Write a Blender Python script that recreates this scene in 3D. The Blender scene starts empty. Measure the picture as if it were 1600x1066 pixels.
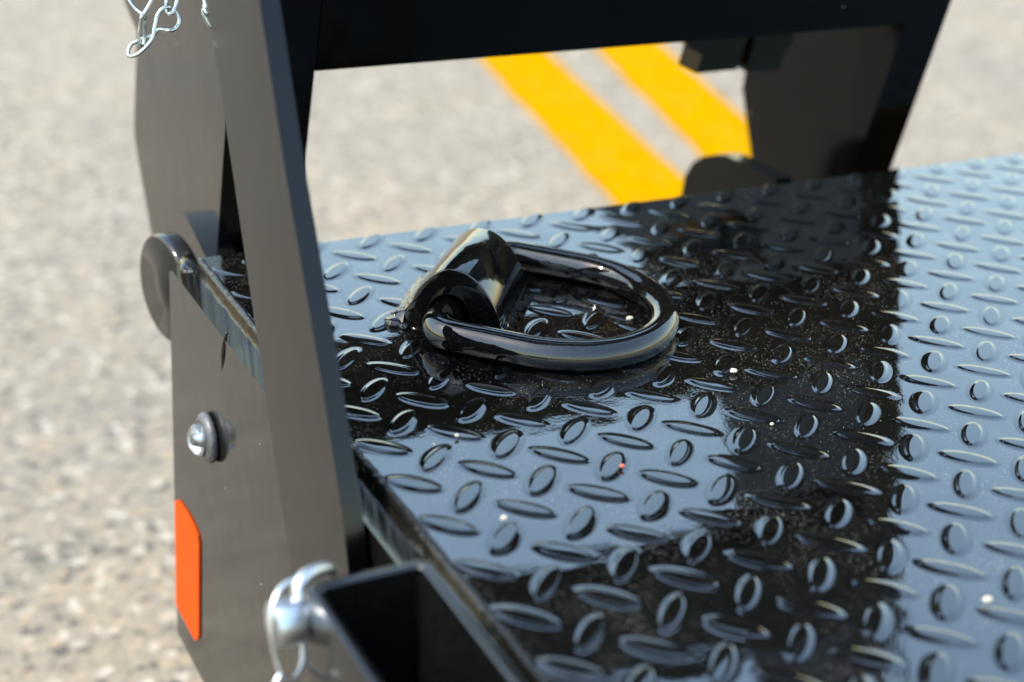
import bpy, bmesh, math, random
from mathutils import Vector, Matrix, noise

# ------------------------------------------------------------------ camera, sky, sun, exposure
sc = bpy.context.scene
col = sc.collection
random.seed(7)
# World axes: X along the deck's far edge, Y away across that edge, Z up, deck surface z = 0 (metres).
CAM = Vector((-0.25962309, -0.88950301, 0.38328528))
RIGHT = Vector((0.89154488, -0.44935331, 0.0568272))
DOWN = Vector((-0.1457856, -0.4034828, -0.90329851))
FWD = Vector((0.42882897, 0.79704657, -0.42523227))
FPX = 2538.85                      # focal length in pixels of the 1600 px wide photograph
cd = bpy.data.cameras.new('camera')
cam = bpy.data.objects.new('camera', cd)
col.objects.link(cam)
M3 = Matrix((RIGHT, -DOWN, -FWD)).transposed()
cam.matrix_world = Matrix.Translation(CAM) @ M3.to_4x4()
cd.sensor_width = 36.0
cd.lens = FPX / 1600 * 36
cd.clip_start = 0.01
cd.clip_end = 2000
cd.dof.use_dof = True
cd.dof.focus_distance = 0.875
cd.dof.aperture_fstop = 4.6
sc.camera = cam

SUN_EL, SUN_DIR = 56.0, Vector((-1.0, 0.10, 0))     # horizontal direction towards the sun
SUN_DIR.normalize()
w = bpy.data.worlds.new('World')
sc.world = w
w.use_nodes = True
nt = w.node_tree
bg = nt.nodes['Background']
sky = nt.nodes.new('ShaderNodeTexSky')
sky.sky_type = 'NISHITA'
sky.sun_disc = False
sky.sun_elevation = math.radians(SUN_EL)
sky.sun_rotation = math.atan2(SUN_DIR.x, SUN_DIR.y)
sky.air_density = 2.1
sky.dust_density = 1.8
sky.ozone_density = 2.5
nt.links.new(sky.outputs[0], bg.inputs[0])
bg.inputs[1].default_value = 0.15
ld = bpy.data.lights.new('sun', 'SUN')
ld.energy = 2.0
ld.angle = math.radians(0.53)
ld.color = (1.0, 0.95, 0.86)
sun = bpy.data.objects.new('sun', ld)
col.objects.link(sun)
sd = Vector((SUN_DIR.x * math.cos(math.radians(SUN_EL)), SUN_DIR.y * math.cos(math.radians(SUN_EL)), math.sin(math.radians(SUN_EL))))
sun.rotation_euler = sd.to_track_quat('Z', 'Y').to_euler()
sc.view_settings.view_transform = 'Standard'
sc.view_settings.look = 'None'
sc.view_settings.gamma = 1.0
sc.view_settings.use_curve_mapping = False
sc.view_settings.exposure = 2.08

# ------------------------------------------------------------------ measuring helpers (photo pixel -> point on a real plane)
def ray(u, v):
    return RIGHT * ((u - 800) / FPX) + DOWN * ((v - 533) / FPX) + FWD
def on_x(u, v, x):
    d = ray(u, v); return CAM + d * ((x - CAM.x) / d.x)
def on_y(u, v, y):
    d = ray(u, v); return CAM + d * ((y - CAM.y) / d.y)
def on_z(u, v, z):
    d = ray(u, v); return CAM + d * ((z - CAM.z) / d.z)
def at_depth(u, v, s):
    return CAM + ray(u, v) * s
def pix(p):
    d = p - CAM; z = d.dot(FWD)
    return 800 + FPX * d.dot(RIGHT) / z, 533 + FPX * d.dot(DOWN) / z, z

# ------------------------------------------------------------------ materials
def newmat(name):
    m = bpy.data.materials.new(name); m.use_nodes = True
    return m, m.node_tree, m.node_tree.nodes['Principled BSDF']
def N(t, kind, **kw):
    n = t.nodes.new(kind)
    for k, v in kw.items(): setattr(n, k, v)
    return n
def ramp(t, fac, stops):
    r = N(t, 'ShaderNodeValToRGB')
    els = r.color_ramp.elements
    while len(els) < len(stops): els.new(0.5)
    for e, (p, c) in zip(els, stops):
        e.position = p; e.color = c if len(c) == 4 else (*c, 1)
    t.links.new(fac, r.inputs[0]); return r
def tex(t, kind, scale, coord, detail=3, rough=0.55):
    n = N(t, kind)
    n.inputs['Scale'].default_value = scale
    if kind == 'ShaderNodeTexNoise':
        n.inputs['Detail'].default_value = detail; n.inputs['Roughness'].default_value = rough
    t.links.new(coord, n.inputs['Vector']); return n

def paint(name, base=0.008, dust=0.5, rough=0.05, ior=1.5, wave=0.0, wave_scale=22, peel=0.0, speck=0.0, tint=(1, 1, 1), spec=0.5, streak=0.0):
    """Gloss black enamel: fine dust grains, faint film, orange peel and plate waviness."""
    m, t, b = newmat(name)
    g = N(t, 'ShaderNodeNewGeometry').outputs['Position']
    # dust grains: cells of a fine voronoi whose random value is high
    vo = tex(t, 'ShaderNodeTexVoronoi', 1150, g)
    sep = N(t, 'ShaderNodeSeparateColor'); t.links.new(vo.outputs['Color'], sep.inputs[0])
    area = tex(t, 'ShaderNodeTexNoise', 14, g, 4, 0.6)
    pick = N(t, 'ShaderNodeMath', operation='MULTIPLY'); t.links.new(sep.outputs[0], pick.inputs[0]); t.links.new(area.outputs[0], pick.inputs[1])
    on = ramp(t, pick.outputs[0], [(0.34, (0, 0, 0)), (0.56, (dust, dust, dust))])
    dot = ramp(t, vo.outputs['Distance'], [(0.18, (1, 1, 1)), (0.42, (0, 0, 0))])
    grain = N(t, 'ShaderNodeMath', operation='MULTIPLY'); t.links.new(on.outputs[0], grain.inputs[0]); t.links.new(dot.outputs[0], grain.inputs[1])
    film_n = tex(t, 'ShaderNodeTexNoise', 9, g, 5, 0.65)
    film = ramp(t, film_n.outputs[0], [(0.35, (base * tint[0], base * tint[1], base * tint[2])), (0.75, (base * 1.9 * tint[0], base * 1.8 * tint[1], base * 1.65 * tint[2]))])
    mx = N(t, 'ShaderNodeMix', data_type='RGBA')
    t.links.new(grain.outputs[0], mx.inputs[0]); t.links.new(film.outputs[0], mx.inputs[6]); mx.inputs[7].default_value = (0.26, 0.235, 0.20, 1)
    outc = mx.outputs[2]
    if speck:
        v2 = tex(t, 'ShaderNodeTexVoronoi', 95, g)
        s2 = N(t, 'ShaderNodeSeparateColor'); t.links.new(v2.outputs['Color'], s2.inputs[0])
        r2 = ramp(t, s2.outputs[1], [(1 - speck, (0, 0, 0)), (1 - speck + 0.01, (1, 1, 1))])
        d2 = ramp(t, v2.outputs['Distance'], [(0.04, (1, 1, 1)), (0.09, (0, 0, 0))])
        q2 = N(t, 'ShaderNodeMath', operation='MULTIPLY'); t.links.new(r2.outputs[0], q2.inputs[0]); t.links.new(d2.outputs[0], q2.inputs[1])
        m2 = N(t, 'ShaderNodeMix', data_type='RGBA')
        t.links.new(q2.outputs[0], m2.inputs[0]); t.links.new(outc, m2.inputs[6]); m2.inputs[7].default_value = (0.22, 0.21, 0.20, 1)
        outc = m2.outputs[2]
    t.links.new(outc, b.inputs['Base Color'])
    if streak:      # faint wiped marks running down the plate
        mp = N(t, 'ShaderNodeMapping'); mp.inputs['Scale'].default_value = (26, 26, 5); t.links.new(g, mp.inputs[0])
        sn = tex(t, 'ShaderNodeTexNoise', 4, mp.outputs[0], 4, 0.6)
        sr = ramp(t, sn.outputs[0], [(0.35, (0.75, 0.75, 0.75)), (0.7, (1.5, 1.5, 1.5))])
        sm = N(t, 'ShaderNodeMix', data_type='RGBA', blend_type='MULTIPLY'); sm.inputs[0].default_value = streak
        t.links.new(outc, sm.inputs[6]); t.links.new(sr.outputs[0], sm.inputs[7]); t.links.new(sm.outputs[2], b.inputs['Base Color'])
    b.inputs['IOR'].default_value = ior
    b.inputs['Specular IOR Level'].default_value = spec
    rr = ramp(t, film_n.outputs[0], [(0.3, (rough,) * 3), (0.8, (rough * 1.9,) * 3)])
    ra = N(t, 'ShaderNodeMath', operation='ADD'); t.links.new(rr.outputs[0], ra.inputs[0])
    if streak:
        rm = N(t, 'ShaderNodeMix', data_type='RGBA', blend_type='MULTIPLY'); rm.inputs[0].default_value = 0.25
        t.links.new(rr.outputs[0], rm.inputs[6]); t.links.new(sr.outputs[0], rm.inputs[7]); t.links.new(rm.outputs[2], ra.inputs[0])
    gm = N(t, 'ShaderNodeMath', operation='MULTIPLY'); t.links.new(grain.outputs[0], gm.inputs[0]); gm.inputs[1].default_value = 0.6
    t.links.new(gm.outputs[0], ra.inputs[1]); t.links.new(ra.outputs[0], b.inputs['Roughness'])
    h = None
    if wave:
        n1 = tex(t, 'ShaderNodeTexNoise', wave_scale, g, 2, 0.4)
        bp = N(t, 'ShaderNodeBump'); bp.inputs['Strength'].default_value = 1.0; bp.inputs['Distance'].default_value = wave
        t.links.new(n1.outputs[0], bp.inputs['Height']); h = bp
    if peel:
        n2 = tex(t, 'ShaderNodeTexNoise', 420, g, 2, 0.5)
        bp = N(t, 'ShaderNodeBump'); bp.inputs['Strength'].default_value = 1.0; bp.inputs['Distance'].default_value = peel
        t.links.new(n2.outputs[0], bp.inputs['Height'])
        if h: t.links.new(h.outputs[0], bp.inputs['Normal'])
        h = bp
    if h: t.links.new(h.outputs[0], b.inputs['Normal'])
    return m

M = {}
M['deck'] = paint('deck_black_enamel', 0.0011, 0.5, 0.016, 2.0, wave=0.0009, wave_scale=18, peel=0.000018)
M['lug'] = paint('lug_black_enamel', 0.0011, 0.16, 0.03, 1.8)
M['side'] = paint('side_black_enamel', 0.0025, 0.10, 0.09, 1.46, wave=0.0004, wave_scale=30, streak=0.35, speck=0.03, tint=(1.0, 0.95, 0.86))
M['arm'] = paint('arm_black_enamel', 0.0005, 0.02, 0.13, 1.36, wave=0.0003, speck=0.06, tint=(1.0, 0.95, 0.87))
M['gate'] = paint('ramp_black_enamel', 0.0008, 0.03, 0.12, 1.25, wave=0.0005, speck=0.05)
M['ring'] = paint('ring_black_enamel', 0.0015, 0.12, 0.03, 1.55, wave=0.0006, wave_scale=40)
M['weld'] = paint('weld_black_enamel', 0.003, 0.15, 0.2, 1.38, wave=0.0016, wave_scale=120, tint=(1, 0.93, 0.82))
M['box'] = paint('pocket_black_enamel', 0.002, 0.1, 0.10, 1.5, wave=0.0004)

def plain(name, c, rough, metal=0.0, ior=1.5, **kw):
    m, t, b = newmat(name)
    g = N(t, 'ShaderNodeNewGeometry').outputs['Position']
    n = tex(t, 'ShaderNodeTexNoise', kw.get('scale', 180), g, 4)
    r = ramp(t, n.outputs[0], [(0.3, tuple(x * kw.get('lo', 0.85) for x in c)), (0.7, tuple(min(1, x * kw.get('hi', 1.08)) for x in c))])
    t.links.new(r.outputs[0], b.inputs['Base Color'])
    rr = ramp(t, n.outputs[0], [(0.3, (rough * 0.8,) * 3), (0.7, (rough * 1.3,) * 3)])
    t.links.new(rr.outputs[0], b.inputs['Roughness'])
    b.inputs['Metallic'].default_value = metal
    b.inputs['IOR'].default_value = ior
    b.inputs['Specular IOR Level'].default_value = kw.get('spec', 0.5)
    return m
M['zinc'] = plain('zinc_plate', (0.36, 0.40, 0.40), 0.30, 1.0)
M['chrome'] = plain('chrome', (0.50, 0.52, 0.54), 0.38, 1.0, lo=0.95, hi=1.04, scale=40)
M['rubber'] = plain('grommet_rubber', (0.035, 0.037, 0.04), 0.42, lo=0.6, hi=1.8, scale=400)
M['chip'] = plain('pale_chip', (0.40, 0.36, 0.29), 0.8, scale=900, lo=0.6)
M['redchip'] = plain('red_chip', (0.36, 0.08, 0.04), 0.7, scale=900)
M['reflector'] = plain('orange_reflector', (0.36, 0.040, 0.0008), 0.45, scale=600, lo=0.92, hi=1.05, spec=0.04)
m, t, b = newmat('clear_lens')
b.inputs['Base Color'].default_value = (0.97, 0.98, 1, 1); b.inputs['Roughness'].default_value = 0.03
b.inputs['Transmission Weight'].default_value = 1.0; b.inputs['IOR'].default_value = 1.5
M['lens'] = m

# ground: pale sunlit concrete with exposed aggregate
m, t, b = newmat('aggregate_concrete')
g = N(t, 'ShaderNodeNewGeometry').outputs['Position']
v1 = tex(t, 'ShaderNodeTexVoronoi', 100, g)
s1 = N(t, 'ShaderNodeSeparateColor'); t.links.new(v1.outputs['Color'], s1.inputs[0])
stones = ramp(t, s1.outputs[0], [(0.0, (0.034, 0.030, 0.025)), (0.08, (0.068, 0.058, 0.045)), (0.20, (0.117, 0.100, 0.076)), (0.72, (0.137, 0.116, 0.086)), (0.88, (0.160, 0.123, 0.081)), (1.0, (0.25, 0.225, 0.19))])
n1 = tex(t, 'ShaderNodeTexNoise', 2.2, g, 6, 0.6)
big = ramp(t, n1.outputs[0], [(0.3, (0.90, 0.91, 0.95)), (0.5, (1.0, 0.99, 0.97)), (0.7, (1.08, 1.03, 0.96))])
n2 = tex(t, 'ShaderNodeTexNoise', 90, g, 4, 0.65)
mid = ramp(t, n2.outputs[0], [(0.3, (0.82, 0.82, 0.82)), (0.7, (1.12, 1.12, 1.12))])
x1 = N(t, 'ShaderNodeMix', data_type='RGBA', blend_type='MULTIPLY'); x1.inputs[0].default_value = 1
t.links.new(stones.outputs[0], x1.inputs[6]); t.links.new(big.outputs[0], x1.inputs[7])
x2 = N(t, 'ShaderNodeMix', data_type='RGBA', blend_type='MULTIPLY'); x2.inputs[0].default_value = 1
t.links.new(x1.outputs[2], x2.inputs[6]); t.links.new(mid.outputs[0], x2.inputs[7])
t.links.new(x2.outputs[2], b.inputs['Base Color']); b.inputs['Roughness'].default_value = 0.9
bp = N(t, 'ShaderNodeBump'); bp.inputs['Distance'].default_value = 0.003; bp.inputs['Strength'].default_value = 0.6
t.links.new(v1.outputs['Distance'], bp.inputs['Height']); t.links.new(bp.outputs[0], b.inputs['Normal'])
M['ground'] = m
m, t, b = newmat('yellow_road_paint')
g = N(t, 'ShaderNodeNewGeometry').outputs['Position']
n1 = tex(t, 'ShaderNodeTexNoise', 30, g, 6, 0.65)
yc = ramp(t, n1.outputs[0], [(0.3, (0.23, 0.108, 0.0)), (0.55, (0.265, 0.130, 0.0)), (0.75, (0.275, 0.140, 0.0))])
n2 = tex(t, 'ShaderNodeTexNoise', 55, g, 6, 0.7)
wr = ramp(t, n2.outputs[0], [(0.56, (0, 0, 0)), (0.68, (0.75, 0.75, 0.75))])
wm = N(t, 'ShaderNodeMix', data_type='RGBA'); t.links.new(wr.outputs[0], wm.inputs[0]); t.links.new(yc.outputs[0], wm.inputs[6]); wm.inputs[7].default_value = (0.17, 0.115, 0.03, 1)
t.links.new(wm.outputs[2], b.inputs['Base Color']); b.inputs['Roughness'].default_value = 0.9; b.inputs['Specular IOR Level'].default_value = 0.0
M['yellow'] = m

# ------------------------------------------------------------------ mesh helpers
def link(name, bm, mat, parent=None, smooth=True, auto=40):
    me = bpy.data.meshes.new(name)
    bmesh.ops.recalc_face_normals(bm, faces=bm.faces)
    if smooth:
        for f in bm.faces: f.smooth = True
        lim = math.radians(auto)
        for e in bm.edges:
            if len(e.link_faces) == 2 and e.calc_face_angle(0) > lim: e.smooth = False
    bm.to_mesh(me); bm.free()
    me.materials.append(M[mat])
    o = bpy.data.objects.new(name, me)
    col.objects.link(o)
    if parent: o.parent = parent
    return o
def empty(name, loc=(0, 0, 0)):
    o = bpy.data.objects.new(name, None); o.location = loc; o.empty_display_size = 0.02
    col.objects.link(o); return o
def tag(o, label=None, cat=None, group=None, kind=None):
    if label: o['label'] = label
    if cat: o['category'] = cat
    if group: o['group'] = group
    if kind: o['kind'] = kind
    return o
def bevel(bm, r, seg=2, angle=20):
    es = [e for e in bm.edges if len(e.link_faces) == 2 and e.calc_face_angle(0) > math.radians(angle)]
    bmesh.ops.bevel(bm, geom=es, offset=r, segments=seg, profile=0.5, affect='EDGES', clamp_overlap=True)
def prism(pts, a0, a1, axis='X', bm=None):
    """closed polygon extruded along an axis; pts are the two other coordinates in order"""
    bm = bm or bmesh.new()
    def mk(p, a):
        return (a, p[0], p[1]) if axis == 'X' else ((p[0], a, p[1]) if axis == 'Y' else (p[0], p[1], a))
    lo = [bm.verts.new(mk(p, a0)) for p in pts]; hi = [bm.verts.new(mk(p, a1)) for p in pts]
    n = len(pts)
    bm.faces.new(lo); bm.faces.new(hi[::-1])
    for i in range(n): bm.faces.new((lo[i], hi[i], hi[(i + 1) % n], lo[(i + 1) % n]))
    return bm
def box(x0, x1, y0, y1, z0, z1, bm=None):
    return prism([(x0, y0), (x1, y0), (x1, y1), (x0, y1)], z0, z1, 'Z', bm)
def tube(path, r, closed=False, seg=14, bm=None, caps=True):
    bm = bm or bmesh.new()
    path = [Vector(p) for p in path]
    n = len(path)
    rs = r if isinstance(r, (list, tuple)) else [r] * n
    prev = None; rings = []
    for i, p in enumerate(path):
        if closed: d = path[(i + 1) % n] - path[i - 1]
        else: d = path[min(i + 1, n - 1)] - path[max(i - 1, 0)]
        d.normalize()
        if prev is None:
            up = Vector((0, 0, 1)) if abs(d.z) < 0.9 else Vector((1, 0, 0))
            prev = (up - d * up.dot(d)).normalized()
        else:
            prev = (prev - d * prev.dot(d)).normalized()
        s = d.cross(prev)
        rings.append([bm.verts.new(p + (prev * math.cos(a) + s * math.sin(a)) * rs[i]) for a in [2 * math.pi * k / seg for k in range(seg)]])
    for i in range(n if closed else n - 1):
        A, B = rings[i], rings[(i + 1) % n]
        off = 0
        if closed and i == n - 1:
            off = min(range(seg), key=lambda o: sum((A[k].co - B[(k + o) % seg].co).length for k in range(seg)))
        for k in range(seg):
            bm.faces.new((A[k], A[(k + 1) % seg], B[(k + 1 + off) % seg], B[(k + off) % seg]))
    if caps and not closed:
        bm.faces.new(rings[0][::-1]); bm.faces.new(rings[-1])
    return bm
def lathe(prof, origin, axis, seg=40, bm=None):
    """profile (distance along axis, radius) turned about an axis through origin"""
    bm = bm or bmesh.new()
    ax = Vector(axis).normalized(); o = Vector(origin)
    u = ax.orthogonal().normalized(); v = ax.cross(u)
    rings = []
    for h, r in prof:
        if r < 1e-6: rings.append([bm.verts.new(o + ax * h)])
        else: rings.append([bm.verts.new(o + ax * h + (u * math.cos(a) + v * math.sin(a)) * r) for a in [2 * math.pi * k / seg for k in range(seg)]])
    for A, B in zip(rings, rings[1:]):
        for k in range(seg):
            a0, a1 = A[k % len(A)], A[(k + 1) % len(A)]; b0, b1 = B[k % len(B)], B[(k + 1) % len(B)]
            vs = []
            for q in (a0, a1, b1, b0):
                if q not in vs: vs.append(q)
            if len(vs) > 2: bm.faces.new(vs)
    return bm
def smooth_path(pts, n=8, closed=False):
    """Catmull-Rom through points"""
    pts = [Vector(p) for p in pts]; out = []; L = len(pts)
    rng = range(L) if closed else range(L - 1)
    for i in rng:
        if closed: p0, p1, p2, p3 = pts[i - 1], pts[i], pts[(i + 1) % L], pts[(i + 2) % L]
        else: p0, p1, p2, p3 = pts[max(i - 1, 0)], pts[i], pts[i + 1], pts[min(i + 2, L - 1)]
        for k in range(n):
            s = k / n
            out.append(0.5 * ((2 * p1) + (p2 - p0) * s + (2 * p0 - 5 * p1 + 4 * p2 - p3) * s * s + (3 * p1 - p0 - 3 * p2 + p3) * s ** 3))
    if not closed: out.append(pts[-1])
    return out

# ------------------------------------------------------------------ ground and markings
GZ = -0.50
o = link('ground', prism([(-150, -150), (150, -150), (150, 150), (-150, 150)], GZ - 0.3, GZ, 'Z'), 'ground', smooth=False)
tag(o, 'pale sunlit concrete ground with fine exposed aggregate', 'ground', kind='structure')
def stripe(pa, pb, pc, pd, label):
    # left edge through pixels pa-pb, right edge through pc-pd, on the ground, run on far both ways
    L = [on_z(*p, GZ) for p in (pa, pb, pc, pd)]
    d = ((L[0] - L[1]) + (L[2] - L[3])).normalized()
    n = Vector((-d.y, d.x, 0))
    cl = (L[0] + L[1]) / 2; cr = (L[2] + L[3]) / 2
    wdt = (cr - cl).dot(n)
    bm = bmesh.new(); rows = []
    K = 400
    for k in range(K + 1):
        s = -2.5 + 7.0 * k / K
        j0 = noise.noise(Vector((s * 60, wdt, 1))) * 0.004 + noise.noise(Vector((s * 9, wdt, 4))) * 0.005; j1 = noise.noise(Vector((s * 60, wdt, 9))) * 0.004 + noise.noise(Vector((s * 9, wdt, 14))) * 0.005
        a = cl + d * s + n * j0; c = cl + n * wdt + d * s + n * j1
        rows.append([bm.verts.new((q.x, q.y, z)) for q in (a, c) for z in (GZ + 0.0005, GZ + 0.004)])
    for A, B in zip(rows, rows[1:]):
        bm.faces.new((A[1], A[3], B[3], B[1])); bm.faces.new((A[0], A[1], B[1], B[0])); bm.faces.new((A[3], A[2], B[2], B[3]))
    o = link('yellow_stripe', bm, 'yellow', smooth=False)
    return tag(o, label, 'road marking', kind='structure')
stripe((740, 92), (955, 305), (866, 88), (1076, 296), 'yellow painted stripe on the ground nearer the round tie-down ring')
stripe((926, 80), (1148, 290), (1038, 72), (1251, 270), 'yellow painted stripe on the ground running behind the right ramp side')

# ------------------------------------------------------------------ trailer
S = 0.027                                  # pitch of the tread pattern
trailer = tag(empty('trailer', (0, 0, 0)), 'glossy black trailer bed with raised tread plate deck', 'trailer')
DX, DY = 2.6, -2.1
deck = link('deck_plate', box(0, DX, DY, 0, -0.0075, 0), 'deck', trailer)
bm = bmesh.new(); bm.from_mesh(deck.data); bevel(bm, 0.0011, 3)
for f in bm.faces: f.smooth = True
bm.to_mesh(deck.data); bm.free()
mod = deck.modifiers.new('wn', 'WEIGHTED_NORMAL'); mod.keep_sharp = True

def lug_bm():
    Lh, Wh = 0.505 * S, 0.176 * S
    bm = bmesh.new(); rings = []
    prof = [(-0.0030, 0.00003), (-0.0020, 0.00006), (-0.0011, 0.00014), (-0.0004, 0.00026), (0.0001, 0.00038), (0.0005, 0.00056), (0.0009, 0.00072), (0.0013, 0.00081), (0.0018, 0.00085), (0.0027, 0.00087), (0.0039, 0.00088)]
    n = 24
    for ins, z in prof:
        r = []
        for k in range(n):
            a = 2 * math.pi * k / n
            ca, sa = math.cos(a), math.sin(a)
            r.append(bm.verts.new(((Lh - ins) * math.copysign(abs(ca) ** 0.92, ca), (Wh - ins) * math.copysign(abs(sa) ** 1.12, sa), z)))
        rings.append(r)
    for A, B in zip(rings, rings[1:]):
        for k in range(n): bm.faces.new((A[k], A[(k + 1) % n], B[(k + 1) % n], B[k]))
    bm.faces.new(rings[-1])
    for f in bm.faces: f.smooth = True
    return bm
bm = lug_bm(); lug_me = bpy.data.meshes.new('tread_lug'); bm.to_mesh(lug_me); bm.free(); lug_me.materials.append(M['lug'])
lugs = []
R2 = 2 ** 0.5
for a in range(-40, 60):
    for b in range(-60, 60):
        x = (a + b + 7.70) / R2 * S; y = (b - a - 20.457) / R2 * S
        if not (0.002 < x < 1.45 and -1.2 < y < -0.002): continue
        u, v, z = pix(Vector((x, y, 0)))
        ang = -math.pi / 4 if (a + b) % 2 else math.pi / 4
        x += random.uniform(-.0005, .0005); y += random.uniform(-.0005, .0005)
        edge = min(x, -y)
        lugs.append((z, edge, x, y, ang, 0 <= u <= 1600 and v <= 1066 and not (v > 830 and u < 480 + (v - 830) * 1.9)))
def clipped(x, y, ang):
    b2 = lug_bm()
    b2.transform(Matrix.Translation((x, y, 0)) @ Matrix.Rotation(ang, 4, 'Z'))
    if min(x, -y) > 0.02: return b2
    for co, no in (((0, -0.0012, 0), (0, 1, 0)), ((0.0012, 0, 0), (-1, 0, 0))):
        bmesh.ops.bisect_plane(b2, geom=b2.verts[:] + b2.edges[:] + b2.faces[:], plane_co=co, plane_no=no, clear_outer=True)
    return b2
lugs.sort(key=lambda q: (not q[5], q[0]))
n_single = 0
rest = bmesh.new()
for z, edge, x, y, ang, seen in lugs:
    if seen and n_single < 300 and edge > 0.013:
        o = bpy.data.objects.new('tread_lug', lug_me); col.objects.link(o)
        o.parent = deck; o.location = (x, y, 0); o.rotation_euler = (0, 0, ang + random.uniform(-.04, .04)); o.scale = (random.uniform(.95, 1.04), random.uniform(.9, 1.08), random.uniform(.66, .90)); n_single += 1
    else:
        b2 = clipped(x, y, ang)
        if b2.faces:
            tmp = bpy.data.meshes.new('t'); b2.to_mesh(tmp); rest.from_mesh(tmp); bpy.data.meshes.remove(tmp)
        b2.free()
o = link('tread_lugs', rest, 'lug', deck, auto=60)
o['kind'] = 'stuff'

# under the deck: edge flange and rear cross member
link('rear_crossmember', box(0.002, DX, -0.056, -0.004, -0.11, -0.0085), 'side', trailer)

# side plate along the left edge of the deck, top lower than the deck, far end proud of the far edge
XP, YF = -0.0152, 0.012
bm = prism([(YF - 0.002, -0.011), (YF + 0.010, -0.285), (-2.1, -0.279), (-2.1, -0.0080), (YF - 0.008, -0.0080)], XP, -0.0008, 'X')
bevel(bm, 0.0012, 3)
side = link('side_plate', bm, 'side', trailer)

# irregular weld bead between the side plate's top and the deck edge
def bead(name, samples, prof, parent, mat='weld'):
    bm = bmesh.new(); rows = []
    for i in range(samples + 1):
        rows.append([bm.verts.new(q) for q in prof(i / samples)])
    for A, B in zip(rows, rows[1:]):
        for k in range(len(A) - 1): bm.faces.new((A[k], A[k + 1], B[k + 1], B[k]))
    return link(name, bm, mat, parent, auto=180)
def edge_weld(s):
    y = -0.004 - s * 1.4
    j = noise.noise(Vector((y * 70, 3, 0))); j2 = noise.noise(Vector((y * 160, 8, 0))); j3 = noise.noise(Vector((y * 45, 15, 0)))
    w_ = 0.0026 + 0.0012 * j + 0.0006 * j2
    t_ = 0.0022 + 0.0008 * j3 + 0.0004 * j2
    return [(-w_ - 0.001, y, -0.0084), (-w_, y, -0.0076), (-w_ * 0.62, y, -0.0056 + 0.0006 * j2), (-0.0014, y, -0.0026), (-0.0008 + 0.0004 * j, y, -0.0004), (t_ * 0.4, y, 0.0004 + 0.0002 * j2), (t_, y, 0.0002), (t_ + 0.0012, y, -0.0003)]
bead('weld_bead', 700, edge_weld, trailer)
# lump of weld at the far left corner
def blob(name, c, r, sx, sy, sz, mat, parent, seed, amp=0.25, sub=3):
    bm = bmesh.new(); bmesh.ops.create_icosphere(bm, subdivisions=sub, radius=r)
    for v in bm.verts:
        k = 1 + amp * noise.noise(v.co * (1.6 / r) + Vector((seed, seed * 2, 0)))
        v.co = Vector((v.co.x * sx * k, v.co.y * sy * k, v.co.z * sz * k))
    bm.transform(Matrix.Translation(c))
    return link(name, bm, mat, parent, auto=180)
blob('weld_lump', Vector((-0.006, 0.003, -0.0075)), 0.009, 0.55, 1.5, 0.42, 'side', trailer, 3.0, 0.6)

# marker light in the side plate
lc = on_x(331, 683, XP)
ml = link('marker_light', lathe([(0.0, 0.0), (0.0005, 0.0140), (0.0012, 0.0150), (0.0030, 0.0156), (0.0046, 0.0150), (0.0060, 0.0131), (0.0068, 0.0112), (0.0066, 0.0105), (0.0030, 0.0103), (0.0030, 0.0)], lc, (-1, 0, 0), 48), 'rubber', trailer)
ml['label'] = 'clear domed marker light in a black rubber grommet'
dome = [(0.0040, 0.0100), (0.0072, 0.0101), (0.0082, 0.0100)] + [(0.0082 + 0.0062 * math.sin(a), 0.0096 * math.cos(a)) for a in [i * math.pi / 2 / 10 for i in range(11)]] 
inner = [(0.0082 + 0.0050 * math.sin(a), 0.0084 * math.cos(a)) for a in [i * math.pi / 2 / 8 for i in range(8, -1, -1)]] + [(0.0040, 0.0086)]
bm = lathe(dome[:-1] + [(0.0144, 0.0)], lc, (-1, 0, 0), 40)
lathe(inner[:1] and [(0.0132, 0.0)] + inner[1:] + [(0.0040, 0.0100)], lc, (-1, 0, 0), 40, bm)
link('lens', bm, 'lens', ml)
link('reflector_cup', lathe([(0.0034, 0.0), (0.0036, 0.0026), (0.0050, 0.0050), (0.0072, 0.0078), (0.0076, 0.0084), (0.0032, 0.0086)], lc, (-1, 0, 0), 32), 'chrome', ml)
link('bulb', lathe([(0.0036, 0.0024), (0.0070, 0.0022), (0.0082, 0.0016), (0.0086, 0.0)], lc, (-1, 0, 0), 24), 'zinc', ml)

# run of paint below the top edge of the plate
dr = smooth_path([on_x(u, v, XP) + Vector((d, 0, 0)) for u, v, d in ((352, 520, .001), (350, 535, .0002), (349, 552, -.0001), (348, 566, .0001), (346, 580, .0004))], 6)
link('paint_run', tube(dr, [0.0006 + 0.0007 * math.sin(math.pi * k / (len(dr) - 1)) for k in range(len(dr))], seg=10), 'ring', trailer, auto=180)
# orange reflector strip stuck to the far end of the side plate
rp = [on_x(u, v, XP) for u, v in ((275.5, 782), (281, 781), (296, 803), (306, 823), (311, 836), (313.2, 850), (313.2, 990), (311.5, 998), (307, 1000), (277.5, 944))]
bm = prism([(min(p.y, YF + 0.007), p.z) for p in rp], XP - 0.0012, XP - 0.0002, 'X')
bevel(bm, 0.0003, 1)
link('side_reflector', bm, 'reflector', trailer)['label'] = 'orange reflector strip with slanted ends'

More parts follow.
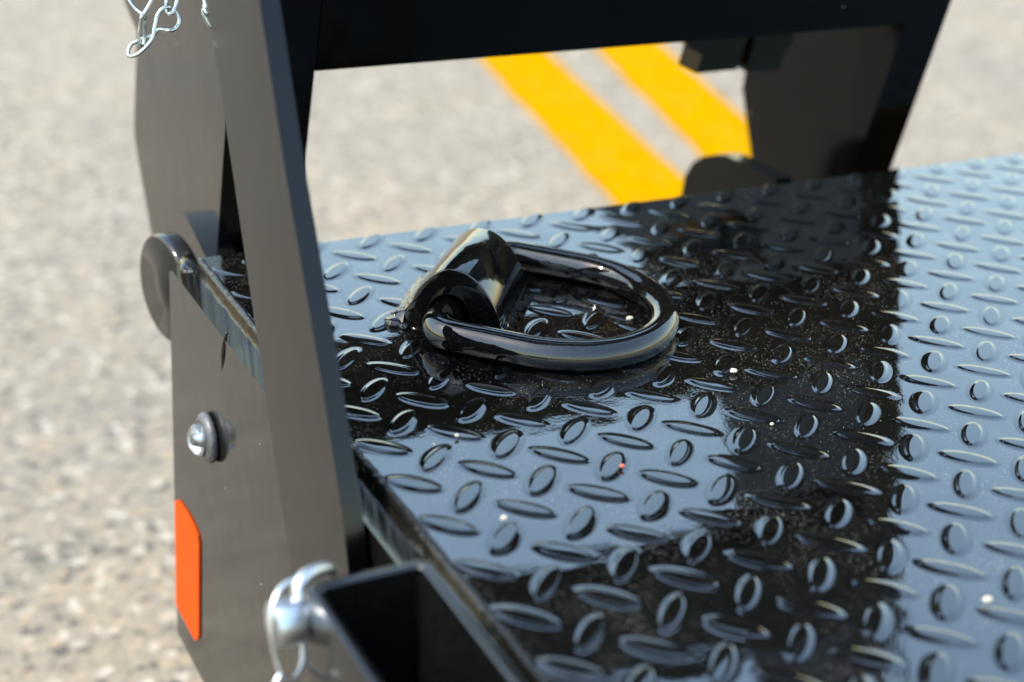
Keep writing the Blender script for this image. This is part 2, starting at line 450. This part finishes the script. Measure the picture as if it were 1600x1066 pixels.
# stake pocket: open rectangular tube on the side plate, near the camera
ZB = 0.018
p0, p1 = on_z(478, 916, ZB), on_z(664, 867, ZB)
bx0, bx1, byf, byn = p0.x, p1.x, (p0.y + p1.y) / 2, -0.515
def rrect(x0, x1, y0, y1, r, n=5):
    out = []
    for cx, cy, a0 in ((x1 - r, y1 - r, 0), (x0 + r, y1 - r, 90), (x0 + r, y0 + r, 180), (x1 - r, y0 + r, 270)):
        for k in range(n + 1):
            a = math.radians(a0 + 90 * k / n); out.append((cx + r * math.cos(a), cy + r * math.sin(a)))
    return out
bm = bmesh.new()
T = 0.0048
o_ = rrect(bx0, bx1, byn, byf, 0.006); i_ = rrect(bx0 + T, bx1 - T, byn + T, byf - T, 0.003)
b_ = 0.0010
o2 = rrect(bx0 + b_, bx1 - b_, byn + b_, byf - b_, 0.005); i2 = rrect(bx0 + T - b_, bx1 - T + b_, byn + T - b_, byf - T + b_, 0.004)
loops = [[(p, -0.26) for p in o_], [(p, ZB - b_) for p in o_], [(p, ZB - 0.0003) for p in rrect(bx0 + b_ * .3, bx1 - b_ * .3, byn + b_ * .3, byf - b_ * .3, 0.0057)], [(p, ZB) for p in o2], [(p, ZB) for p in i2], [(p, ZB - b_) for p in i_], [(p, -0.25) for p in i_]]
vl = [[bm.verts.new((p[0], p[1], z)) for p, z in L] for L in loops]
for A, B in zip(vl, vl[1:]):
    n = len(A)
    for k in range(n): bm.faces.new((A[k], A[(k + 1) % n], B[(k + 1) % n], B[k]))
bm.faces.new(vl[-1]); bm.faces.new(vl[0][::-1])
link('stake_pocket', bm, 'box', trailer)['label'] = 'open rectangular steel pocket on the side of the bed'
# bracket filling the space between the pocket and the side plate
bm = box(bx1 - 0.002, XP - 0.0006, byn + 0.01, byf - 0.012, -0.24, -0.02); bevel(bm, 0.002, 2)
link('pocket_bracket', bm, 'side', trailer)

# round hinge boss beyond the far left corner, and the ear plate behind it
HA = Vector((-0.985, -0.172, 0)); hc = on_x(254, 452, -0.010) - HA * 0.014
bm = lathe([(0.0, 0.0), (0.0, 0.033), (0.001, 0.0345), (0.003, 0.0352), (0.0115, 0.0352), (0.0132, 0.0345), (0.014, 0.033), (0.0133, 0.013), (0.0145, 0.0115), (0.0148, 0.0)], hc, HA, 56)
link('hinge_boss', bm, 'side', trailer, auto=50)
link('hinge_pin', tube([hc + Vector((0.001, 0, 0)), hc + Vector((0.46, 0, 0))], 0.011, seg=24), 'gate', trailer)
# ear plate
def ear(x0, x1, pts, name, mat='side'):
    bm = prism(pts, x0, x1, 'X'); bevel(bm, 0.0012, 2); return link(name, bm, mat, trailer)
er = [on_x(u, v, 0.016) for u, v in ((243, 420), (243, 395), (249, 365), (260, 344), (275, 333), (289, 334), (325, 410), (325, 450))]
ear(0.016, 0.036, [(p.y, p.z) for p in er], 'hinge_ear')
er = [on_x(u, v, 0.455) for u, v in ((1064, 330), (1065, 300), (1070, 275), (1082, 255), (1098, 245), (1115, 242), (1135, 243), (1165, 257), (1212, 281), (1212, 330))]
ear(0.455, 0.470, [(p.y, p.z) for p in er], 'hinge_ear', 'gate')

# ------------------------------------------------------------------ ramp standing on edge beyond the deck, leaning in over it
KL = 0.25
def yf(z): return 0.0155 - KL * (z - 0.106)
ramp_ = tag(empty('loading_ramp', (0.3, 0.05, GZ)), 'black steel loading ramp raised beyond the deck, crossbars between two deep sides', 'ramp')
ramp_.location = (0, 0, 0)
TOP = 1.02
def side_poly(back):
    lo = [(yf(-0.075) + 0.0, -0.075)]
    return [(yf(-0.10), -0.10), (yf(TOP), TOP)] + back
# left side: outer face at X = 0.026
LX0, LX1 = 0.026, 0.080
bk = [on_x(u, v, LX0) for u, v in ((193, 0), (214, 50), (212, 110), (209.5, 208), (218, 262), (243, 400))]
back = [(yf(TOP) + 0.17, TOP), (yf(0.30) + 0.19, 0.30), (bk[0].y + 0.06, bk[0].z + 0.05)] + [(p.y, p.z) for p in bk] + [(bk[-1].y - 0.02, -0.13), (0.12, -0.15)]
bm = prism(side_poly(back), LX0, LX1 - 0.0, 'X'); bevel(bm, 0.004, 3)
o = link('ramp_side', bm, 'side', ramp_)
o.data.materials.append(M['gate'])  # darker enamel for front and inner faces: their shade put into the material
for f in o.data.polygons:
    if f.normal.y < -0.5 or f.normal.x > 0.3: f.material_index = 1
RX0, RX1 = 0.534, 0.571
bk = [on_x(u, v, RX0) for u, v in ((1166, 100), (1160, 140), (1175, 255))]
back = [(0.06, TOP), (0.094, 0.532), (0.144, 0.363), (0.171, 0.2986), (0.21, 0.20), (bk[0].y, bk[0].z + 0.02)] + [(p.y, p.z) for p in bk] + [(0.15, -0.12)]
bm = prism(side_poly(back), RX0, RX1, 'X'); bevel(bm, 0.0015, 2)
link('ramp_side', bm, 'gate', ramp_)
# rear arm of the right side (seen only as a reflection in the deck)
wg = [on_x(u, v, RX0) for u, v in ((1150, 60), (1068, 50), (950, 55))]
bm = prism([(0.19, 0.215), (0.19, wg[0].z)] + [(p.y, p.z) for p in wg[1:]] + [(0.50, wg[2].z + 0.01), (0.50, 0.187)], RX0 + 0.002, RX1 - 0.002, 'X'); bevel(bm, 0.002, 2)
link('rear_wing', bm, 'gate', ramp_)
# crossbars
for z0, z1, dp in ((0.1055, 0.160, 0.05), (0.292, 0.375, 0.05), (0.50, 0.56, 0.05), (0.70, 0.76, 0.05)):
    bm = prism([(yf(z0) - 0.0005, z0), (yf(z1) - 0.0005, z1), (yf(z1) + dp, z1), (yf(z0) + dp, z0)], LX1 + 0.0005, RX0 - 0.0005, 'X')
    bevel(bm, 0.003, 3)
    link('crossbar', bm, 'gate', ramp_)
# unseen panel added overhead so the ring and bracket reflect a dark top
z0, z1 = 0.585, 1.0
bm = prism([(yf(z0) + 0.012, z0), (yf(z1) + 0.012, z1), (yf(z1) + 0.018, z1), (yf(z0) + 0.018, z0)], LX1 + 0.0005, RX0 - 0.0005, 'X')
link('added_sky_blocker', bm, 'gate', ramp_)
# stepped latch blocks hanging behind the first crossbar
for poly, nm in (([(1068, 40), (1068, 66), (1089, 78), (1097, 86), (1088, 115), (1150, 109), (1168, 60), (1168, 40)], 'latch_block'), ([(1182, 40), (1180, 60), (1166, 112), (1216, 110), (1228, 80), (1240, 66), (1240, 40)], 'latch_block')):
    q = [on_y(u, v, 0.07) for u, v in poly]
    bm = prism([(p.x, max(p.z, 0) if p.z > 0.10 else p.z) for p in q], 0.07, 0.095, 'Y'); bevel(bm, 0.0012, 2)
    link(nm, bm, 'gate', ramp_)

# ------------------------------------------------------------------ flat support arm outside the side plate
AX = -0.0275
fa = [on_x(u, v, AX) for u, v in ((324, 0), (362, 270), (412, 600), (455, 890))]
na = [on_x(u, v, AX) for u, v in ((405, 0), (446, 270), (503, 600), (524, 735), (537, 820), (544, 890))]
df = (fa[0] - fa[-1]).normalized(); dn = (na[0] - na[2]).normalized()
ftop = fa[0] + df * 0.16; ntop = na[0] + dn * 0.15
low = [(na[-1].y - 0.008, -0.06), (na[-1].y - 0.005, -0.10), (na[-1].y + 0.012, -0.115), (fa[-1].y - 0.004, -0.112)]
pts = [(ftop.y, ftop.z)] + [(fa[0].y, fa[0].z), (fa[-1].y, fa[-1].z)] + low[::-1] + [(p.y, p.z) for p in na[::-1]] + [(ntop.y, ntop.z)]
bm = prism(pts, AX, AX + 0.0095, 'X'); bevel(bm, 0.0009, 2, angle=30)
arm = link('support_arm', bm, 'arm')
tag(arm, 'flat black steel bar leaning upright outside the side plate', 'support bar')

# ------------------------------------------------------------------ tie-down ring
tie = tag(empty('tie_down_ring', (0, 0, 0)), 'glossy black D-ring lying on the tread plate under its welded half-round bracket', 'tie-down ring')
RC = Vector((0.1617, -0.1549, 0.0082)); ph = -0.7481; W = 0.0625; RR = 0.0091; UB = -0.053; CR = 0.014
uu = Vector((math.cos(ph), math.sin(ph), 0)); vv = Vector((-math.sin(ph), math.cos(ph), 0))
RU, RV = uu.copy(), vv.copy()
def rp_(a, b):
    k = min(1, max(0, (-a - 0.012) / 0.04)); k = k * k * (3 - 2 * k)
    return RC + RU * a + RV * b + Vector((0, 0, 0.0303 * -a + 0.0004 + 0.0 * k))
path = []
for k in range(49):
    th = -math.pi / 2 + math.pi * k / 48; path.append((W * math.cos(th), W * math.sin(th)))
for k in range(1, 9): path.append((0 + (UB + CR) * k / 9, W))
for k in range(13):
    th = math.pi / 2 + math.pi / 2 * k / 12; path.append((UB + CR + CR * math.cos(th), W - CR + CR * math.sin(th)))
for k in range(1, 12): path.append((UB, (W - CR) * (1 - 2 * k / 12)))
for k in range(13):
    th = math.pi + math.pi / 2 * k / 12; path.append((UB + CR + CR * math.cos(th), -W + CR + CR * math.sin(th)))
for k in range(1, 9): path.append(((UB + CR) * (1 - k / 9), -W))
link('ring', tube([rp_(*q) for q in path], RR, closed=True, seg=28), 'ring', tie, auto=180)
# bracket: strap bent over the ring's straight bar, axis along the bar
ZT = 0.0375
tf, tb = on_z(704, 421, ZT), on_z(749, 356, ZT)
vv = (tb - tf).normalized(); uu = Vector((vv.y, -vv.x, 0)); BC = (tf + tb) / 2; BC.z = 0
RO, RI, BL = 0.0285, 0.0114, (tb - tf).length / 2
prof = []
zc = ZT - RO
cp = [(-0.0290, -0.0005), (-0.0268, 0.0045), (-0.0226, 0.0125), (-0.0180, 0.0230), (-0.0128, 0.0300), (-0.0065, 0.0352), (0.0, 0.0374), (0.0085, 0.0365), (0.0160, 0.0318), (0.0222, 0.0245), (0.0266, 0.0170), (0.0290, 0.0100), (0.0302, 0.0040), (0.0306, -0.0005)]
outer = [(p.x, p.y) for p in smooth_path([(a, z, 0) for a, z in cp], 4)]
zi = 0.0106
innr = [(RI, 0.0)] + [(RI * math.cos(a), zi + RI * math.sin(a)) for a in [math.pi * k / 28 for k in range(29)]] + [(-RI, 0.0)]
poly = outer + innr
bm = bmesh.new()
A = [bm.verts.new(BC + uu * p[0] + vv * -BL + Vector((0, 0, p[1]))) for p in poly]
B = [bm.verts.new(BC + uu * p[0] + vv * BL + Vector((0, 0, p[1]))) for p in poly]
n = len(poly)
for k in range(n): bm.faces.new((A[k], A[(k + 1) % n], B[(k + 1) % n], B[k]))
no = len(outer)
for V_ in (A, B):
    oo = V_[:no]; ii = V_[no:][::-1]
    # stitch outer to inner by arc fraction
    i = j = 0
    while i < no - 1 or j < len(ii) - 1:
        if j == len(ii) - 1 or (i < no - 1 and (i + 1) / (no - 1) <= (j + 1) / (len(ii) - 1)):
            bm.faces.new((oo[i], oo[i + 1], ii[j])); i += 1
        else:
            bm.faces.new((oo[i], ii[j + 1], ii[j])); j += 1
bmesh.ops.recalc_face_normals(bm, faces=bm.faces)
es = [e for e in bm.edges if len(e.link_faces) == 2 and e.calc_face_angle(0) > 1.2]
bmesh.ops.bevel(bm, geom=es, offset=0.0018, segments=3, profile=0.5, affect='EDGES', clamp_overlap=True)
link('bracket', bm, 'ring', tie, auto=50)
# weld beads along both feet of the bracket
def foot_weld(sgn, seed):
    def f(s):
        t_ = (s * 2 - 1) * (BL + 0.004)
        j = noise.noise(Vector((t_ * 120, seed, 0))); j2 = 0.5 * noise.noise(Vector((t_ * 210, seed + 5, 0)))
        e = 1 - max(0, abs(s * 2 - 1) - 0.85) / 0.15 * 0.8
        pr_ = [(RO - 0.003, 0.0085 * e), (RO + 0.0006, 0.0068 * e + 0.0006 * j2), (RO + 0.0024, 0.0044 * e + 0.0005 * j), (RO + 0.0045 + 0.0008 * j, 0.0020 * e), (RO + 0.0066 + 0.0012 * j, 0.0005), (RO + 0.008, -0.0002)]
        return [BC + uu * (sgn * a) + vv * t_ + Vector((0, 0, z)) for a, z in pr_]
    return f
bead('weld_bead', 60, foot_weld(-1, 2), tie, 'ring')
bead('weld_bead', 60, foot_weld(1, 7), tie, 'ring')

for k_, (a_, b_, r_) in enumerate(((-RO - 0.002, -BL - 0.001, 0.0055), (-RO - 0.003, -BL + 0.010, 0.0045), (-RO + 0.004, -BL - 0.003, 0.0035))):
    blob('weld_blob', BC + uu * a_ + vv * b_ + Vector((0, 0, 0.0012)), r_, 1.0, 1.1, 0.55, 'ring', tie, 20.0 + 3 * k_, 0.28)

# ------------------------------------------------------------------ hitch pin with ring in the pocket's left face
pin = tag(empty('hitch_pin', (0, 0, 0)), 'bright chrome hitch pin with wire ring in the side of the open pocket', 'hitch pin')
pc = on_x(472, 966, bx0)
link('pin_head', lathe([(-0.01, 0.0), (-0.01, 0.007), (0.001, 0.007), (0.001, 0.0095), (0.0018, 0.0098), (0.0105, 0.0098), (0.0122, 0.0094), (0.0128, 0.0084), (0.0134, 0.0)], pc, (-1, 0, 0), 30), 'chrome', pin)
dpt = pix(pc)[2] - 0.006
wire = smooth_path([at_depth(u, v, dpt + dd) for u, v, dd in ((487, 905, .012), (465, 904, .006), (440, 918, 0), (426, 948, -.004), (423, 985, -.004), (430, 1025, -.002), (441, 1055, 0), (458, 1062, .004), (472, 1040, .010), (474, 1000, .014))], 8)
link('wire_ring', tube(wire, 0.0011, seg=12), 'chrome', pin)
arc = smooth_path([at_depth(u, v, dpt + dd) for u, v, dd in ((470, 940, .004), (466, 922, .004), (472, 906, .006), (488, 894, .012), (508, 889, .022), (517, 893, .030))], 8)
link('handle', tube(arc, 0.0030, seg=18), 'chrome', pin)
tail = smooth_path([at_depth(u, v, dpt + dd) for u, v, dd in ((440, 1052, 0), (432, 1066, -.002), (424, 1090, 0), (430, 1130, .004), (450, 1160, .01))], 6)
link('wire_tail', tube(tail, 0.00125, seg=10), 'chrome', pin)

# ------------------------------------------------------------------ zinc safety chain hanging beside the support arm
def chain_link(parent, px, r=0.00105, base=0.86, closed=True, nm='chain_link'):
    pts = [at_depth(u, v, base + dd) for u, v, dd in px]
    return link(nm, tube(smooth_path(pts, 7, closed), r, closed=closed, seg=10), 'zinc', parent, auto=180)
ch = tag(empty('safety_chain', (0, 0, 0)), 'bright zinc wire chain hanging in a loop left of the support bar', 'chain')
chain_link(ch, [(198, -14, 0), (203, 2, 0), (213, 15, 0), (224, 24, -.001), (227, 29, -.003), (224, 24, -.005), (232, 10, -.005), (240, -8, -.005), (236, -24, -.003), (214, -30, -.001)])
chain_link(ch, [(222, 24, -.006), (219, 40, -.004), (217, 56, -.002), (219, 69, .0), (223, 71, .003), (226, 58, .003), (226, 40, .0), (225, 28, -.002)])
chain_link(ch, [(200, 82, .0), (203, 88, -.001), (213, 86, -.003), (226, 76, -.004), (238, 60, -.004), (242, 40, -.004), (247, 22, -.003), (257, 12, -.002), (268, 13, .001), (277, 22, .003), (280, 34, .003), (274, 45, .002), (262, 48, .0), (248, 47, .004), (238, 56, .004), (228, 59, .004), (216, 64, .003), (205, 70, .002)])
chain_link(ch, [(264, 22, -.004), (271, 18, -.003), (276, 4, .0), (277, -16, .0), (272, -30, .002), (264, -28, .004), (260, -12, .005), (260, 6, .005), (261, 17, .001)])
chain_link(ch, [(266, -24, -.002), (276, -32, -.002), (290, -60, 0), (288, -84, 0), (274, -80, 0), (266, -52, 0)])
chain_link(ch, [(218, -24, -.003), (230, -44, 0), (246, -70, 0), (262, -86, 0), (276, -92, 0), (284, -80, .004), (262, -62, .004), (236, -36, .004)])
chain_link(ch, [(280, -78, -.003), (294, -100, 0), (312, -118, .0), (322, -112, .003), (306, -92, .004), (288, -74, .003)])
link('chain_eye', tube(smooth_path([at_depth(u, v, d) for u, v, d in ((318, -116, .862), (314, -112, .85), (318, -108, .83), (330, -110, .806))], 6), 0.0012, seg=10), 'zinc', ch, auto=180)
ch2 = tag(empty('chain_end', (0, 0, 0)), 'small twisted end of zinc chain showing at the edge of the support bar', 'chain')
chain_link(ch2, [(326, -100, -.02), (319, -40, 0), (317, -10, 0), (321, 10, -.001), (317, 18, 0), (320, 28, .001), (328, 42, .004), (336, 46, .010)], 0.0009, 0.83, False)
chain_link(ch2, [(331, -100, -.02), (323, -40, 0), (321, -6, -.001), (319, 8, .001), (322, 20, -.001), (325, 24, .002)], 0.0009, 0.83, False)

# ------------------------------------------------------------------ chips and grit lying on the deck
def chip(u, v, r, mat, label, z=0.0, seed=1.0, fl=0.6):
    p = on_z(u, v, z)
    o = blob('grit_chip', p + Vector((0, 0, r * fl * 0.8)), r, 1.0, 0.8, fl, mat, None, seed, 0.5, 2)
    return tag(o, label, 'chip', 'chips of grit on the deck')
chip(984, 500, 0.0022, 'chip', 'pale crumb of grit lying inside the curve of the tie-down ring', seed=1)
chip(1146, 582, 0.0021, 'chip', 'pale crumb on the deck just right of the tie-down ring', 0.001, 2)
chip(787, 812, 0.0018, 'chip', 'pale crumb on a lug below the ring near the left edge', 0.0015, 3)
chip(1543, 940, 0.0022, 'chip', 'pale crumb at the lower right corner of the deck', 0.0015, 4)
chip(972, 730, 0.0014, 'redchip', 'tiny red chip on a lug below the tie-down ring', 0.0015, 5)
chip(714, 682, 0.0012, 'chip', 'tiny pale grain on a lug left below the ring', 0.0015, 6)
chip(677, 696, 0.0012, 'chip', 'tiny tan grain on a lug next to the deck edge', 0.0015, 7)
chip(1206, 664, 0.0011, 'chip', 'tiny yellowish grain between lugs in the dark reflection', 0.0005, 8)
dust = bmesh.new()
rnd = random.Random(11)
spots = []
for k in range(170):
    u = rnd.uniform(640, 1450); v = rnd.uniform(380, 720); spots.append((u, v))
for k in range(60):
    t_ = rnd.random(); spots.append((690 + 370 * t_ + rnd.gauss(0, 14), 588 + 14 * math.sin(t_ * 3) - 40 * max(0, t_ - .8) * 5 + rnd.gauss(0, 9)))
for k in range(1300):
    u, v = rnd.gauss(1230, 130), rnd.gauss(570, 110)
    if 1030 < u < 1430: spots.append((u, v))
n_near = 230
for i_s, (u, v) in enumerate(spots):
    p = on_z(u, v, 0.0)
    if not (0.01 < p.x < 0.9 and p.y < -0.01): continue
    r = rnd.uniform(0.00010, 0.00026) if i_s < n_near else rnd.uniform(0.00006, 0.00016)
    c_ = p + Vector((0, 0, r * 0.6 + 0.0001))
    vs_ = [dust.verts.new(c_ + Vector(q) * (r * rnd.uniform(0.7, 1.25))) for q in ((1, 0, 0), (0, 1, 0), (-1, 0, 0), (0, -1, 0), (0, 0, .8), (0, 0, -.8))]
    for k in range(4):
        dust.faces.new((vs_[k], vs_[(k + 1) % 4], vs_[4])); dust.faces.new((vs_[(k + 1) % 4], vs_[k], vs_[5]))
o = link('dust_grains', dust, 'chip', None, auto=180)
tag(o, 'fine pale dust grains scattered over the black deck', 'dust', kind='stuff')
